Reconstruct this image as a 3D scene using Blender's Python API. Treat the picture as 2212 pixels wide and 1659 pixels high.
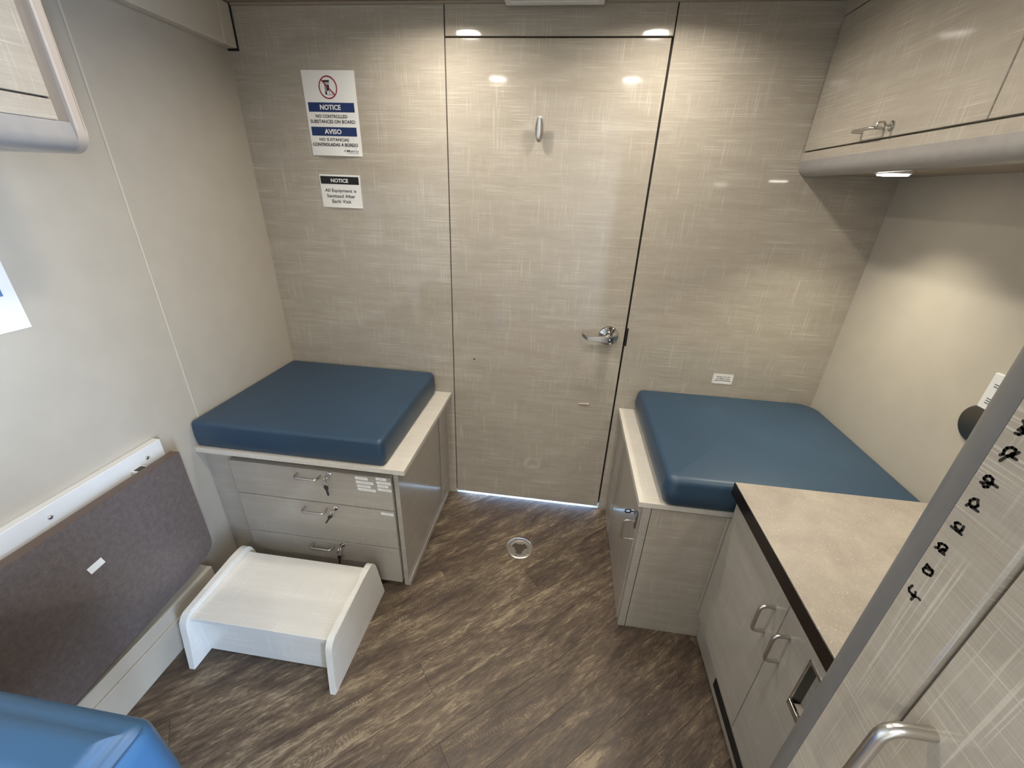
import bpy, bmesh, math, random
from mathutils import Vector, Matrix
from math import sin, cos, pi, radians

for _o in list(bpy.data.objects):
    bpy.data.objects.remove(_o)
S = bpy.context.scene
COL = S.collection

# ---------------------------------------------------------------- camera
cam_d = bpy.data.cameras.new('camera')
cam = bpy.data.objects.new('camera', cam_d)
COL.objects.link(cam)
cam.location = (0.38617, -1.69758, 1.47638)
cam.rotation_euler = (1.12898, -0.035431, 0.132206)
cam_d.sensor_width = 36.0
cam_d.sensor_fit = 'HORIZONTAL'
cam_d.lens = 884.818 / 2212 * 36.0
cam_d.clip_start = 0.02
S.camera = cam

# ---------------------------------------------------------------- look
S.view_settings.view_transform = 'Standard'
S.view_settings.look = 'None'
S.view_settings.gamma = 1.0
S.view_settings.use_curve_mapping = False
S.view_settings.exposure = 0.0
S.cycles.use_denoising = True
S.cycles.max_bounces = 10
S.cycles.diffuse_bounces = 5
S.cycles.glossy_bounces = 4
S.cycles.sample_clamp_indirect = 6.0

# daylight outside the vehicle
W = bpy.data.worlds.new('daylight')
S.world = W
W.use_nodes = True
_bg = W.node_tree.nodes['Background']
_bg.inputs['Color'].default_value = (0.50, 0.68, 1.0, 1)
_bg.inputs['Strength'].default_value = 50.0

LAMP_W = 4.5
LAMP_COL = (1.0, 0.95, 0.87)
UNDER_W = 2.0
UNDER_COL = (1.0, 0.96, 0.80)


def area_lamp(name, loc, size, watts, color, rot=(0, 0, 0), shape='DISK', spread=radians(160), size_y=None, portal=False):
    d = bpy.data.lights.new(name, 'AREA')
    d.shape = shape
    d.size = size
    if size_y:
        d.size_y = size_y
    d.energy = watts
    d.color = color
    d.spread = spread
    if portal:
        d.cycles.is_portal = True
    o = bpy.data.objects.new(name, d)
    COL.objects.link(o)
    o.location = loc
    o.rotation_euler = rot
    return o


# portal over the open entry door in the right-hand wall, behind the camera
area_lamp('entry_daylight', (1.52, -2.38, 1.02), 0.85, 1.0, (1, 1, 1), (0, radians(90), 0), 'RECTANGLE', pi, 1.85, True).data.size = 1.85
bpy.data.objects['entry_daylight'].data.size_y = 0.85


# daylight in the room beyond the door, seen through the gap under it
area_lamp('daylight_beyond_door', (0.29, 0.20, 0.07), 0.95, 8.5, (0.10, 0.44, 1.0), (radians(-74), 0, 0), 'RECTANGLE', pi, 0.09)

# ---------------------------------------------------------------- node helpers
def lin(r, g, b):
    f = lambda c: (c / 255 / 12.92) if c / 255 <= 0.04045 else ((c / 255 + 0.055) / 1.055) ** 2.4
    return (f(r), f(g), f(b), 1)


class NT:
    def __init__(s, name):
        s.m = bpy.data.materials.new(name)
        s.m.use_nodes = True
        s.t = s.m.node_tree
        s.b = s.t.nodes['Principled BSDF']

    def n(s, kind, **kw):
        x = s.t.nodes.new(kind)
        for k, v in kw.items():
            setattr(x, k, v)
        return x

    def l(s, a, b):
        s.t.links.new(a, b)

    def setv(s, sock, v):
        if isinstance(v, bpy.types.NodeSocket):
            s.l(v, sock)
        else:
            sock.default_value = v

    def math(s, op, a, b=0.0, c=None, clamp=False):
        x = s.n('ShaderNodeMath', operation=op, use_clamp=clamp)
        s.setv(x.inputs[0], a)
        s.setv(x.inputs[1], b)
        if c is not None:
            s.setv(x.inputs[2], c)
        return x.outputs[0]

    def comb(s, a, b, c):
        x = s.n('ShaderNodeCombineXYZ')
        for i, v in enumerate((a, b, c)):
            s.setv(x.inputs[i], v)
        return x.outputs[0]

    def noise(s, vec, scale=1.0, detail=2.0, rough=0.5, dist=0.0):
        x = s.n('ShaderNodeTexNoise')
        s.l(vec, x.inputs['Vector'])
        x.inputs['Scale'].default_value = scale
        x.inputs['Detail'].default_value = detail
        x.inputs['Roughness'].default_value = rough
        x.inputs['Distortion'].default_value = dist
        return x.outputs['Fac']

    def rng(s, v, a, b, c=0.0, d=1.0):
        x = s.n('ShaderNodeMapRange')
        s.setv(x.inputs[0], v)
        for i, q in enumerate((a, b, c, d)):
            x.inputs[i + 1].default_value = q
        return x.outputs[0]

    def mix(s, f, a, b, mode='MIX'):
        x = s.n('ShaderNodeMix', data_type='RGBA', blend_type=mode)
        s.setv(x.inputs[0], f)
        s.setv(x.inputs[6], a)
        s.setv(x.inputs[7], b)
        return x.outputs[2]

    def pos(s):
        g = s.n('ShaderNodeNewGeometry')
        p = s.n('ShaderNodeSeparateXYZ')
        s.l(g.outputs['Position'], p.inputs[0])
        q = s.n('ShaderNodeSeparateXYZ')
        s.l(g.outputs['True Normal'], q.inputs[0])
        return g, p, q

    def planar(s):
        """in-plane coordinates u, v of whatever flat face is hit"""
        g, p, q = s.pos()
        ax = s.math('GREATER_THAN', s.math('ABSOLUTE', q.outputs[0]), 0.6)
        az = s.math('GREATER_THAN', s.math('ABSOLUTE', q.outputs[2]), 0.6)
        mixf = lambda f, a, b: s.math('ADD', s.math('MULTIPLY', a, s.math('SUBTRACT', 1.0, f)), s.math('MULTIPLY', b, f))
        u = mixf(ax, p.outputs[0], p.outputs[1])
        v = mixf(az, p.outputs[2], p.outputs[1])
        return u, v, g.outputs['Position']

    def bump(s, h, strength, dist=0.001):
        x = s.n('ShaderNodeBump')
        x.inputs['Strength'].default_value = strength
        x.inputs['Distance'].default_value = dist
        s.l(h, x.inputs['Height'])
        s.l(x.outputs[0], s.b.inputs['Normal'])

    def p(s, **kw):
        for k, v in kw.items():
            s.setv(s.b.inputs[k.replace('_', ' ')], v)
        return s.m


def plain(name, col, rough=0.5, metal=0.0, spec=0.5, coat=0.0, mottle=0.0, mscale=30.0):
    t = NT(name)
    if mottle:
        g, p_, q = t.pos()
        f = t.noise(g.outputs['Position'], mscale, 3.0)
        dark = tuple(c * (1 - mottle) for c in col[:3]) + (1,)
        light = tuple(min(1, c * (1 + mottle)) for c in col[:3]) + (1,)
        t.p(Base_Color=t.mix(t.rng(f, 0.3, 0.7), dark, light))
    else:
        t.p(Base_Color=col)
    t.p(Roughness=rough, Metallic=metal)
    t.b.inputs['Specular IOR Level'].default_value = spec
    t.b.inputs['Coat Weight'].default_value = coat
    t.b.inputs['Coat Roughness'].default_value = 0.1
    return t.m


def linen(name, base, line, rough=0.065, spec=0.55, amt=1.0):
    """laminate printed with a crosshatch of fine threads"""
    t = NT(name)
    u, v, P = t.planar()
    h1 = t.noise(t.comb(t.math('MULTIPLY', u, 4.0), t.math('MULTIPLY', v, 460.0), 3.1), 1.0, 1.0)
    h2 = t.noise(t.comb(t.math('MULTIPLY', u, 22.0), t.math('MULTIPLY', v, 760.0), 9.7), 1.0, 1.0)
    v1 = t.noise(t.comb(t.math('MULTIPLY', u, 460.0), t.math('MULTIPLY', v, 6.5), 5.3), 1.0, 1.0)
    v2 = t.noise(t.comb(t.math('MULTIPLY', u, 760.0), t.math('MULTIPLY', v, 24.0), 1.9), 1.0, 1.0)
    ph = t.noise(t.comb(t.math('MULTIPLY', u, 9.0), t.math('MULTIPLY', v, 16.0), 7.7), 1.0, 1.0)
    pv = t.noise(t.comb(t.math('MULTIPLY', u, 16.0), t.math('MULTIPLY', v, 9.0), 2.2), 1.0, 1.0)
    H = t.math('MULTIPLY', t.rng(h1, 0.60, 0.68), t.rng(ph, 0.42, 0.58))
    V = t.math('MULTIPLY', t.rng(v1, 0.61, 0.69), t.rng(pv, 0.44, 0.6))
    fine = t.math('ADD', t.math('MULTIPLY', t.rng(h2, 0.3, 0.75), 0.5), t.math('MULTIPLY', t.rng(v2, 0.3, 0.75), 0.28))
    broad = t.noise(t.comb(t.math('MULTIPLY', u, 5.0), t.math('MULTIPLY', v, 40.0), 4.4), 1.0, 2.0)
    fac = t.math('ADD', t.math('MULTIPLY', t.math('MAXIMUM', H, t.math('MULTIPLY', V, 0.85)), 0.62 * amt * 0.88),
                 t.math('ADD', t.math('MULTIPLY', fine, 0.34 * amt), t.math('MULTIPLY', t.rng(broad, 0.3, 0.7), 0.16 * amt)), clamp=True)
    t.p(Base_Color=t.mix(fac, base, line), Roughness=rough)
    t.b.inputs['Specular IOR Level'].default_value = spec
    t.bump(fac, 0.05, 0.0004)
    return t.m


M = {}
M['linen'] = linen('linen_laminate', lin(155, 145, 130), lin(200, 191, 175))
M['linen_soft'] = linen('linen_laminate_doors', lin(154, 146, 134), lin(192, 184, 172), rough=0.13, amt=0.7)
M['linen_lit'] = linen('linen_laminate_lit_tops', lin(196, 188, 174), lin(224, 217, 204), rough=0.22)  # same laminate, lamp light on the tops put into a paler colour
M['linen_white'] = linen('linen_laminate_stool', lin(212, 208, 198), lin(238, 235, 226), rough=0.3)
M['wall'] = plain('wall_panel', lin(177, 168, 152), 0.30, mottle=0.03, mscale=14)
M['ceiling'] = plain('ceiling_panel', lin(150, 136, 118), 0.5)
M['alu'] = plain('satin_aluminium_trim', lin(160, 156, 151), 0.30, 0.3, mottle=0.05, mscale=40)
M['alu_pink'] = plain('painted_trim', lin(176, 163, 150), 0.4, 0.1)
M['valance'] = plain('cream_valance', lin(198, 188, 170), 0.45)
M['stile_dark'] = plain('taupe_trim', lin(128, 118, 106), 0.4)
M['steel'] = plain('satin_steel', lin(205, 200, 193), 0.28, 1.0)
M['chrome'] = plain('polished_chrome', lin(205, 203, 200), 0.1, 1.0)
M['brass'] = plain('nickel_lock', lin(150, 145, 136), 0.22, 1.0)
M['key'] = plain('key_black', lin(52, 48, 42), 0.35, 0.4)
M['dark'] = plain('dark_recess', lin(24, 20, 18), 0.6)
M['black'] = plain('black_plastic', lin(14, 13, 13), 0.45)
M['edge'] = plain('dark_edge_band', lin(22, 12, 9), 0.3)
M['white'] = plain('white_panel', lin(214, 212, 206), 0.42)
M['paper'] = plain('white_paper', lin(226, 223, 216), 0.6)
M['ink'] = plain('black_ink', lin(38, 36, 38), 0.6)
M['marker'] = plain('black_marker', lin(36, 32, 28), 0.4)
M['navy'] = plain('navy_ink', lin(24, 46, 92), 0.55)
M['red'] = plain('dark_red_ink', lin(140, 22, 44), 0.55)
M['grey_ink'] = plain('grey_ink', lin(96, 100, 110), 0.6)
M['alu_shaded'] = plain('shaded_corner_trim', lin(116, 114, 112), 0.36, 0.2, mottle=0.05, mscale=40)  # trim aluminium darkened in colour for the shade on its facing
M['gunmetal'] = plain('dark_metal', lin(96, 98, 90), 0.3, 0.8)
M['faint_ink'] = plain('faint_print', lin(140, 138, 136), 0.6)
M['seam'] = plain('seam_thread', lin(30, 60, 90), 0.5)
M['rubber'] = plain('brown_seal', lin(66, 54, 42), 0.6)
M['gold'] = plain('pale_batten', lin(196, 186, 166), 0.35)


def vinyl(name, col, rough=0.38, spec=0.5):
    t = NT(name)
    g, p_, q = t.pos()
    f = t.noise(g.outputs['Position'], 5.0, 2.0)
    t.p(Base_Color=t.mix(t.rng(f, 0.3, 0.7), tuple(c * 0.93 for c in col[:3]) + (1,), tuple(c * 1.07 for c in col[:3]) + (1,)), Roughness=rough)
    t.b.inputs['Specular IOR Level'].default_value = spec
    t.bump(t.noise(g.outputs['Position'], 900.0, 2.0), 0.12, 0.0004)
    return t.m


M['vinyl'] = vinyl('blue_vinyl', lin(42, 64, 83), 0.42)
M['vinyl_bright'] = vinyl('bright_blue_vinyl', lin(50, 84, 114), 0.38)


def table_mat():
    t = NT('taupe_laminate')
    g, p_, q = t.pos()
    f = t.noise(g.outputs['Position'], 60.0, 4.0, 0.7)
    h = t.noise(g.outputs['Position'], 420.0, 2.0)
    c = t.mix(t.rng(f, 0.3, 0.7), lin(82, 73, 71), lin(101, 92, 88))
    t.p(Base_Color=t.mix(t.rng(h, 0.58, 0.75, 0, 0.4), c, lin(140, 124, 112)), Roughness=0.36)
    return t.m


M['taupe'] = table_mat()
M['taupe_edge'] = plain('taupe_edge_band', lin(86, 68, 56), 0.4)


def worktop_mat():
    t = NT('speckled_tan_laminate')
    g, p_, q = t.pos()
    P = g.outputs['Position']
    a = t.noise(P, 9.0, 3.0, 0.6, 0.4)
    b = t.noise(P, 150.0, 2.0, 0.6, 2.5)
    c = t.noise(P, 260.0, 1.0, 0.5, 3.0)
    col = t.mix(t.rng(a, 0.35, 0.65), lin(148, 138, 126), lin(162, 152, 139))
    col = t.mix(t.rng(b, 0.60, 0.68, 0, 0.75), col, lin(196, 184, 166))
    col = t.mix(t.rng(c, 0.64, 0.72, 0, 0.6), col, lin(140, 116, 96))
    t.p(Base_Color=col, Roughness=0.3)
    return t.m


M['worktop'] = worktop_mat()

PLANK_A = radians(41)


def plank_mat():
    t = NT('weathered_wood_vinyl')
    g, p_, q = t.pos()
    x, y = p_.outputs[0], p_.outputs[1]
    s = t.math('ADD', t.math('MULTIPLY', x, cos(PLANK_A)), t.math('MULTIPLY', y, sin(PLANK_A)))
    d = t.math('SUBTRACT', t.math('MULTIPLY', y, cos(PLANK_A)), t.math('MULTIPLY', x, sin(PLANK_A)))
    oi = t.n('ShaderNodeObjectInfo')
    r = t.math('MULTIPLY', oi.outputs['Random'], 17.0)
    sr = t.math('ADD', s, r)
    big = t.noise(t.comb(t.math('MULTIPLY', sr, 4.0), t.math('MULTIPLY', d, 17.0), r), 1.0, 6.0, 0.70, 0.5)
    mid = t.noise(t.comb(t.math('MULTIPLY', sr, 22.0), t.math('MULTIPLY', d, 120.0), r), 1.0, 6.0, 0.72, 0.7)
    fin = t.noise(t.comb(t.math('MULTIPLY', sr, 40.0), t.math('MULTIPLY', d, 420.0), r), 1.0, 2.0, 0.6)
    blot = t.noise(t.comb(t.math('MULTIPLY', sr, 16.0), t.math('MULTIPLY', d, 30.0), r), 1.0, 4.0, 0.7, 0.8)
    # cathedral grain arcs
    w = t.n('ShaderNodeTexWave', wave_type='BANDS', bands_direction='X')
    warp = t.math('MULTIPLY', t.math('MULTIPLY', d, d), 0.0)
    t.l(t.comb(t.math('ADD', t.math('MULTIPLY', sr, 1.0), t.math('MULTIPLY', t.noise(t.comb(t.math('MULTIPLY', sr, 5.0), t.math('MULTIPLY', d, 32.0), r), 1.0, 1.0), 0.11)), 0.0, 0.0), w.inputs['Vector'])
    w.inputs['Scale'].default_value = 26.0
    w.inputs['Distortion'].default_value = 1.2
    w.inputs['Detail'].default_value = 2.0
    wm = t.math('MULTIPLY', t.rng(t.noise(t.comb(t.math('MULTIPLY', sr, 2.0), t.math('MULTIPLY', d, 16.0), t.math('ADD', r, 5.0)), 1.0, 1.0), 0.56, 0.66), t.rng(w.outputs['Fac'], 0.2, 0.8))
    f = t.math('ADD', t.math('MULTIPLY', big, 0.55), t.math('MULTIPLY', mid, 0.45))
    f = t.math('ADD', f, t.math('MULTIPLY', t.math('SUBTRACT', oi.outputs['Random'], 0.5), 0.07))
    ramp = t.n('ShaderNodeValToRGB')
    e = ramp.color_ramp.elements
    e[0].position = 0.40
    e[0].color = lin(60, 47, 37)
    e[1].position = 0.61
    e[1].color = lin(144, 128, 104)
    for pos_, c in ((0.46, lin(76, 62, 49)), (0.51, lin(92, 77, 61)), (0.56, lin(112, 96, 76))):
        k = e.new(pos_)
        k.color = c
    t.l(f, ramp.inputs[0])
    col = t.mix(t.rng(fin, 0.48, 0.72, 0, 0.34), ramp.outputs[0], lin(54, 40, 30))
    col = t.mix(t.rng(blot, 0.58, 0.72, 0, 0.45), col, lin(60, 44, 34))
    col = t.mix(t.math('MULTIPLY', wm, 0.42), col, lin(58, 44, 34))
    t.p(Base_Color=col, Roughness=t.rng(mid, 0.3, 0.7, 0.42, 0.6))
    t.bump(mid, 0.08, 0.0008)
    return t.m


M['plank'] = plank_mat()


def emit(name, col, strength):
    t = NT(name)
    t.p(Base_Color=(0.9, 0.9, 0.9, 1), Emission_Color=col, Emission_Strength=strength)
    return t.m


M['lens'] = emit('lamp_lens', (1.0, 0.93, 0.82, 1), 22.0)

# ---------------------------------------------------------------- geometry helpers
OFF = {}


def off(o):
    return OFF.get(o.name, Vector((0, 0, 0))) if o else Vector((0, 0, 0))


def new_bm():
    return bmesh.new()


def box(bm, x0, x1, y0, y1, z0, z1, bevel=0.0, seg=2):
    x0, x1 = sorted((x0, x1)); y0, y1 = sorted((y0, y1)); z0, z1 = sorted((z0, z1))
    r = bmesh.ops.create_cube(bm, size=1.0)
    vs = r['verts']
    for v in vs:
        v.co = Vector(((x0 + x1) / 2 + v.co.x * (x1 - x0), (y0 + y1) / 2 + v.co.y * (y1 - y0), (z0 + z1) / 2 + v.co.z * (z1 - z0)))
    if bevel:
        es = list({e for v in vs for e in v.link_edges})
        bmesh.ops.bevel(bm, geom=es, offset=bevel, segments=seg, affect='EDGES', profile=0.5)
    return vs


def prism(bm, pts, vec):
    """extrude a planar polygon (3D points) along vec"""
    vec = Vector(vec)
    a = [bm.verts.new(Vector(p)) for p in pts]
    b = [bm.verts.new(Vector(p) + vec) for p in pts]
    bm.faces.new(a)
    bm.faces.new(list(reversed(b)))
    n = len(a)
    for i in range(n):
        bm.faces.new((a[i], b[i], b[(i + 1) % n], a[(i + 1) % n]))


def frame(d):
    d = d.normalized()
    up = Vector((0, 0, 1)) if abs(d.z) < 0.9 else Vector((1, 0, 0))
    a = d.cross(up).normalized()
    return a, d.cross(a).normalized()


def cyl(bm, c0, c1, r, n=24, r1=None):
    c0, c1 = Vector(c0), Vector(c1)
    r1 = r if r1 is None else r1
    a, b = frame(c1 - c0)
    A = [bm.verts.new(c0 + (a * cos(2 * pi * i / n) + b * sin(2 * pi * i / n)) * r) for i in range(n)]
    B = [bm.verts.new(c1 + (a * cos(2 * pi * i / n) + b * sin(2 * pi * i / n)) * r1) for i in range(n)]
    bm.faces.new(A)
    bm.faces.new(list(reversed(B)))
    for i in range(n):
        bm.faces.new((A[i], B[i], B[(i + 1) % n], A[(i + 1) % n]))


def lathe(bm, c, axis, prof, n=32):
    """prof: list of (radius, distance along axis)"""
    c, axis = Vector(c), Vector(axis).normalized()
    a, b = frame(axis)
    rings = []
    for r, h in prof:
        if r < 1e-6:
            rings.append([bm.verts.new(c + axis * h)])
        else:
            rings.append([bm.verts.new(c + axis * h + (a * cos(2 * pi * i / n) + b * sin(2 * pi * i / n)) * r) for i in range(n)])
    for p, q in zip(rings, rings[1:]):
        for i in range(n):
            j = (i + 1) % n
            if len(p) == 1 and len(q) == 1:
                continue
            if len(p) == 1:
                bm.faces.new((p[0], q[i], q[j]))
            elif len(q) == 1:
                bm.faces.new((p[i], q[0], p[j]))
            else:
                bm.faces.new((p[i], q[i], q[j], p[j]))


def fillet(pts, r, n=6):
    pts = [Vector(p) for p in pts]
    out = [pts[0]]
    for i in range(1, len(pts) - 1):
        p, a, b = pts[i], (pts[i - 1] - pts[i]), (pts[i + 1] - pts[i])
        k = min(r, a.length * 0.49, b.length * 0.49)
        A, B = p + a.normalized() * k, p + b.normalized() * k
        for j in range(n + 1):
            t = j / n
            out.append(A * (1 - t) ** 2 + p * 2 * t * (1 - t) + B * t * t)
    out.append(pts[-1])
    return out


def tube(bm, pts, r, n=12, flat=1.0):
    pts = [Vector(p) for p in pts]
    rings = []
    prev = None
    for i, p in enumerate(pts):
        d = (pts[min(i + 1, len(pts) - 1)] - pts[max(i - 1, 0)]).normalized()
        if prev is None:
            a, b = frame(d)
        else:
            a = (prev - d * prev.dot(d)).normalized()
            b = d.cross(a)
        prev = a
        rings.append([bm.verts.new(p + (a * cos(2 * pi * k / n) + b * sin(2 * pi * k / n) * flat) * r) for k in range(n)])
    for p, q in zip(rings, rings[1:]):
        for k in range(n):
            bm.faces.new((p[k], q[k], q[(k + 1) % n], p[(k + 1) % n]))
    bm.faces.new(list(reversed(rings[0])))
    bm.faces.new(rings[-1])


def rrect(x0, x1, y0, y1, radii, inset, n=8):
    """plan outline, corners in the order (x0,y0) (x1,y0) (x1,y1) (x0,y1)"""
    out = []
    cs = [(x0, y0, 1, 1, pi), (x1, y0, -1, 1, 1.5 * pi), (x1, y1, -1, -1, 0), (x0, y1, 1, -1, 0.5 * pi)]
    for (x, y, sx, sy, a0), r in zip(cs, radii):
        rr = max(r - inset, 0.001)
        k = max(r, inset + 0.001)
        cx, cy = x + sx * k, y + sy * k
        for i in range(n + 1):
            a = a0 + 0.5 * pi * i / n
            out.append((cx + cos(a) * rr, cy + sin(a) * rr))
    return out


def cushion(bm, x0, x1, y0, y1, z0, z1, radii, edge=0.018, crown=0.008, bulge=0.0, taper=0.0):
    layers = [(edge * 0.35, z0), (0.0, z0 + edge * 0.35)]
    zt = z1 - edge
    for i in range(1, 4):
        layers.append((-bulge * sin(pi * i / 4) - taper * i / 4, z0 + edge * 0.35 + (zt - z0 - edge * 0.35) * i / 4))
    for i in range(0, 7):
        a = 0.5 * pi * i / 6
        layers.append((edge * (1 - cos(a)) - taper, zt + edge * sin(a)))
    m = min(x1 - x0, y1 - y0) / 2
    for i in range(1, 9):
        f = i / 9.0
        layers.append((edge - taper + (m - edge - 0.01) * f, z1 + crown * (1 - (1 - f) ** 2.2)))
    rings = []
    for ins, z in layers:
        rings.append([bm.verts.new((x, y, z)) for x, y in rrect(x0, x1, y0, y1, radii, ins)])
    n = len(rings[0])
    for p, q in zip(rings, rings[1:]):
        for k in range(n):
            bm.faces.new((p[k], p[(k + 1) % n], q[(k + 1) % n], q[k]))
    bm.faces.new(list(reversed(rings[0])))
    bm.faces.new(rings[-1])


def link(name, bm, mat, parent=None, loc=None, smooth=False, mats=None, auto=None):
    """make one mesh object from a bmesh written in world coordinates"""
    base = Vector(loc) if loc is not None else off(parent)
    bmesh.ops.recalc_face_normals(bm, faces=bm.faces[:])
    me = bpy.data.meshes.new(name)
    for v in bm.verts:
        v.co -= base
    bm.to_mesh(me)
    bm.free()
    for mm in (mats or [mat]):
        me.materials.append(mm)
    if smooth or auto:
        for f in me.polygons:
            f.use_smooth = True
    if auto or (smooth and auto is None):
        try:
            me.set_sharp_from_angle(angle=radians(auto or 40))
        except Exception:
            pass
    o = bpy.data.objects.new(name, me)
    COL.objects.link(o)
    if parent:
        o.parent = parent
        o.location = base - off(parent)
    else:
        o.location = base
    OFF[o.name] = base.copy()
    return o


def tag(o, label=None, cat=None, group=None, kind=None):
    if label: o['label'] = label
    if cat: o['category'] = cat
    if group: o['group'] = group
    if kind: o['kind'] = kind
    return o


def thing(name, loc, label, cat, group=None):
    o = bpy.data.objects.new(name, None)
    COL.objects.link(o)
    o.empty_display_size = 0.05
    o.location = loc
    OFF[o.name] = Vector(loc)
    return tag(o, label, cat, group)


def struct(name, loc=(0, 0, 0), label=None):
    o = bpy.data.objects.new(name, None)
    COL.objects.link(o)
    o.empty_display_size = 0.05
    o.location = loc
    OFF[o.name] = Vector(loc)
    return tag(o, label, None, None, 'structure')


def bx(name, mat, parent, x0, x1, y0, y1, z0, z1, bevel=0.0, **kw):
    bm = new_bm()
    box(bm, x0, x1, y0, y1, z0, z1, bevel)
    return link(name, bm, mat, parent, **kw)


def lettering(name, text, mat, parent, o, right, up, normal, w, h, bold=0.0, lift=0.0006):
    """flat letters in the rectangle whose lower-left corner is o (world), w wide and h tall"""
    cu = bpy.data.curves.new('letters', 'FONT')
    cu.body = text
    cu.offset = bold
    cu.resolution_u = 3
    tmp = bpy.data.objects.new('letters', cu)
    COL.objects.link(tmp)
    bpy.context.view_layer.update()
    dg = bpy.context.evaluated_depsgraph_get()
    me = bpy.data.meshes.new_from_object(tmp.evaluated_get(dg))
    bpy.data.objects.remove(tmp)
    bpy.data.curves.remove(cu)
    xs = [v.co.x for v in me.vertices]
    ys = [v.co.y for v in me.vertices]
    x0, x1, y0, y1 = min(xs), max(xs), min(ys), max(ys)
    base = off(parent)
    O, R, U, N = Vector(o), Vector(right), Vector(up), Vector(normal)
    for v in me.vertices:
        v.co = O + R * ((v.co.x - x0) / (x1 - x0) * w) + U * ((v.co.y - y0) / (y1 - y0) * h) + N * lift - base
    me.name = name
    me.materials.clear()
    me.materials.append(mat)
    ob = bpy.data.objects.new(name, me)
    COL.objects.link(ob)
    ob.parent = parent
    OFF[ob.name] = base.copy()
    return ob


def bar_handle(parent, f0, f1, out, r=0.0042, name='handle', bend=0.014):
    f0, f1, out = Vector(f0), Vector(f1), Vector(out)
    bm = new_bm()
    tube(bm, fillet([f0, f0 + out, f1 + out, f1], bend, 7), r, 14)
    return link(name, bm, M['steel'], parent, smooth=True, auto=50)


# ================================================================ ROOM SHELL
XL, XR = -0.885, 1.475
YR = -3.10
ZC = 2.026
D0, D1, DH = -0.083, 0.661, 1.934        # door opening

# floor with its planks
fl = struct('floor', (0.3, -1.5, 0))
bx('subfloor', M['dark'], fl, XL - 0.05, XR + 0.05, YR - 0.05, 0.30, -0.03, -0.0035)


def clip(poly, ax, lim, keep_less):
    out = []
    for i, p in enumerate(poly):
        q = poly[(i + 1) % len(poly)]
        a = (p[ax] <= lim) == keep_less or p[ax] == lim
        b = (q[ax] <= lim) == keep_less or q[ax] == lim
        if a:
            out.append(p)
        if a != b:
            t = (lim - p[ax]) / (q[ax] - p[ax])
            out.append((p[0] + (q[0] - p[0]) * t, p[1] + (q[1] - p[1]) * t))
    return out


PW, PL = 0.122, 1.22
rnd = random.Random(4)
ca, sa = cos(PLANK_A), sin(PLANK_A)
for k in range(-26, 16):
    d0 = -0.426 + k * PW
    s_off = -0.046 if k == -2 else rnd.choice([0.0, 0.31, 0.62, 0.86]) + rnd.uniform(-0.05, 0.05)
    for j in range(-5, 5):
        s0 = s_off + j * PL
        g = 0.0004
        q = [(s0 + g, d0 + g), (s0 + PL - g, d0 + g), (s0 + PL - g, d0 + PW - g), (s0 + g, d0 + PW - g)]
        poly = [(s * ca - d * sa, s * sa + d * ca) for s, d in q]
        for ax, lim, less in ((0, XL, False), (0, XR, True), (1, YR, False), (1, 0.003, True)):
            if poly:
                poly = clip(poly, ax, lim, less)
        if len(poly) < 3:
            continue
        area = abs(sum(poly[i][0] * poly[(i + 1) % len(poly)][1] - poly[(i + 1) % len(poly)][0] * poly[i][1] for i in range(len(poly)))) / 2
        if area < 0.0006:
            continue
        bm = new_bm()
        prism(bm, [(x, y, -0.0035) for x, y in poly], (0, 0, 0.0035))
        link('plank', bm, M['plank'], fl)

# pale strip added under and beyond the door to catch the blue light
bx('bounce_strip', M['white'], None, D0 - 0.002, D1 + 0.002, 0.0035, 0.30, -0.003, -0.0005, loc=(0.3, 0.1, 0)).__setitem__('kind', 'structure')

# ceiling
tag(bx('ceiling', M['ceiling'], None, XL - 0.05, XR + 0.05, YR - 0.05, 0.06, ZC, ZC + 0.05, loc=(0.3, -1.5, ZC)), kind='structure')

# back wall: laminate panels either side of the door and over it
wb = struct('wall_back', (0.3, 0, 0))
bx('panel', M['linen'], wb, XL - 0.05, D0 - 0.0035, 0.0, 0.05, 0, ZC, 0.001)
bx('panel', M['linen'], wb, D1 + 0.0035, XR + 0.05, 0.0, 0.05, 0, ZC, 0.001)
bx('panel', M['linen'], wb, D0 + 0.0005, D1 - 0.0005, 0.0, 0.05, DH + 0.003, ZC, 0.001)
for x0, x1, z0, z1 in ((D0 - 0.03, D0 + 0.012, 0, ZC), (D1 - 0.012, D1 + 0.03, 0, ZC), (D0 - 0.03, D1 + 0.03, DH - 0.012, DH + 0.03)):
    bx('light_block', M['dark'], wb, x0, x1, 0.0503, 0.075, z0, z1)  # dark strips added behind the door edges to block light
    bx('light_block', M['dark'], wb, max(x0, D0 - 0.003), min(x1, D1 + 0.003), 0.0465, 0.0502, z0, min(z1, DH + 0.0025))
bx('door_seal', M['rubber'], wb, D0 - 0.0033, D0 - 0.0004, 0.006, 0.04, 0.02, DH)
bm = new_bm()
box(bm, 0.6622, 0.672, -0.0015, 0.006, 0.893, 0.974, 0.003)
link('strike_plate', bm, M['black'], wb)

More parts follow.
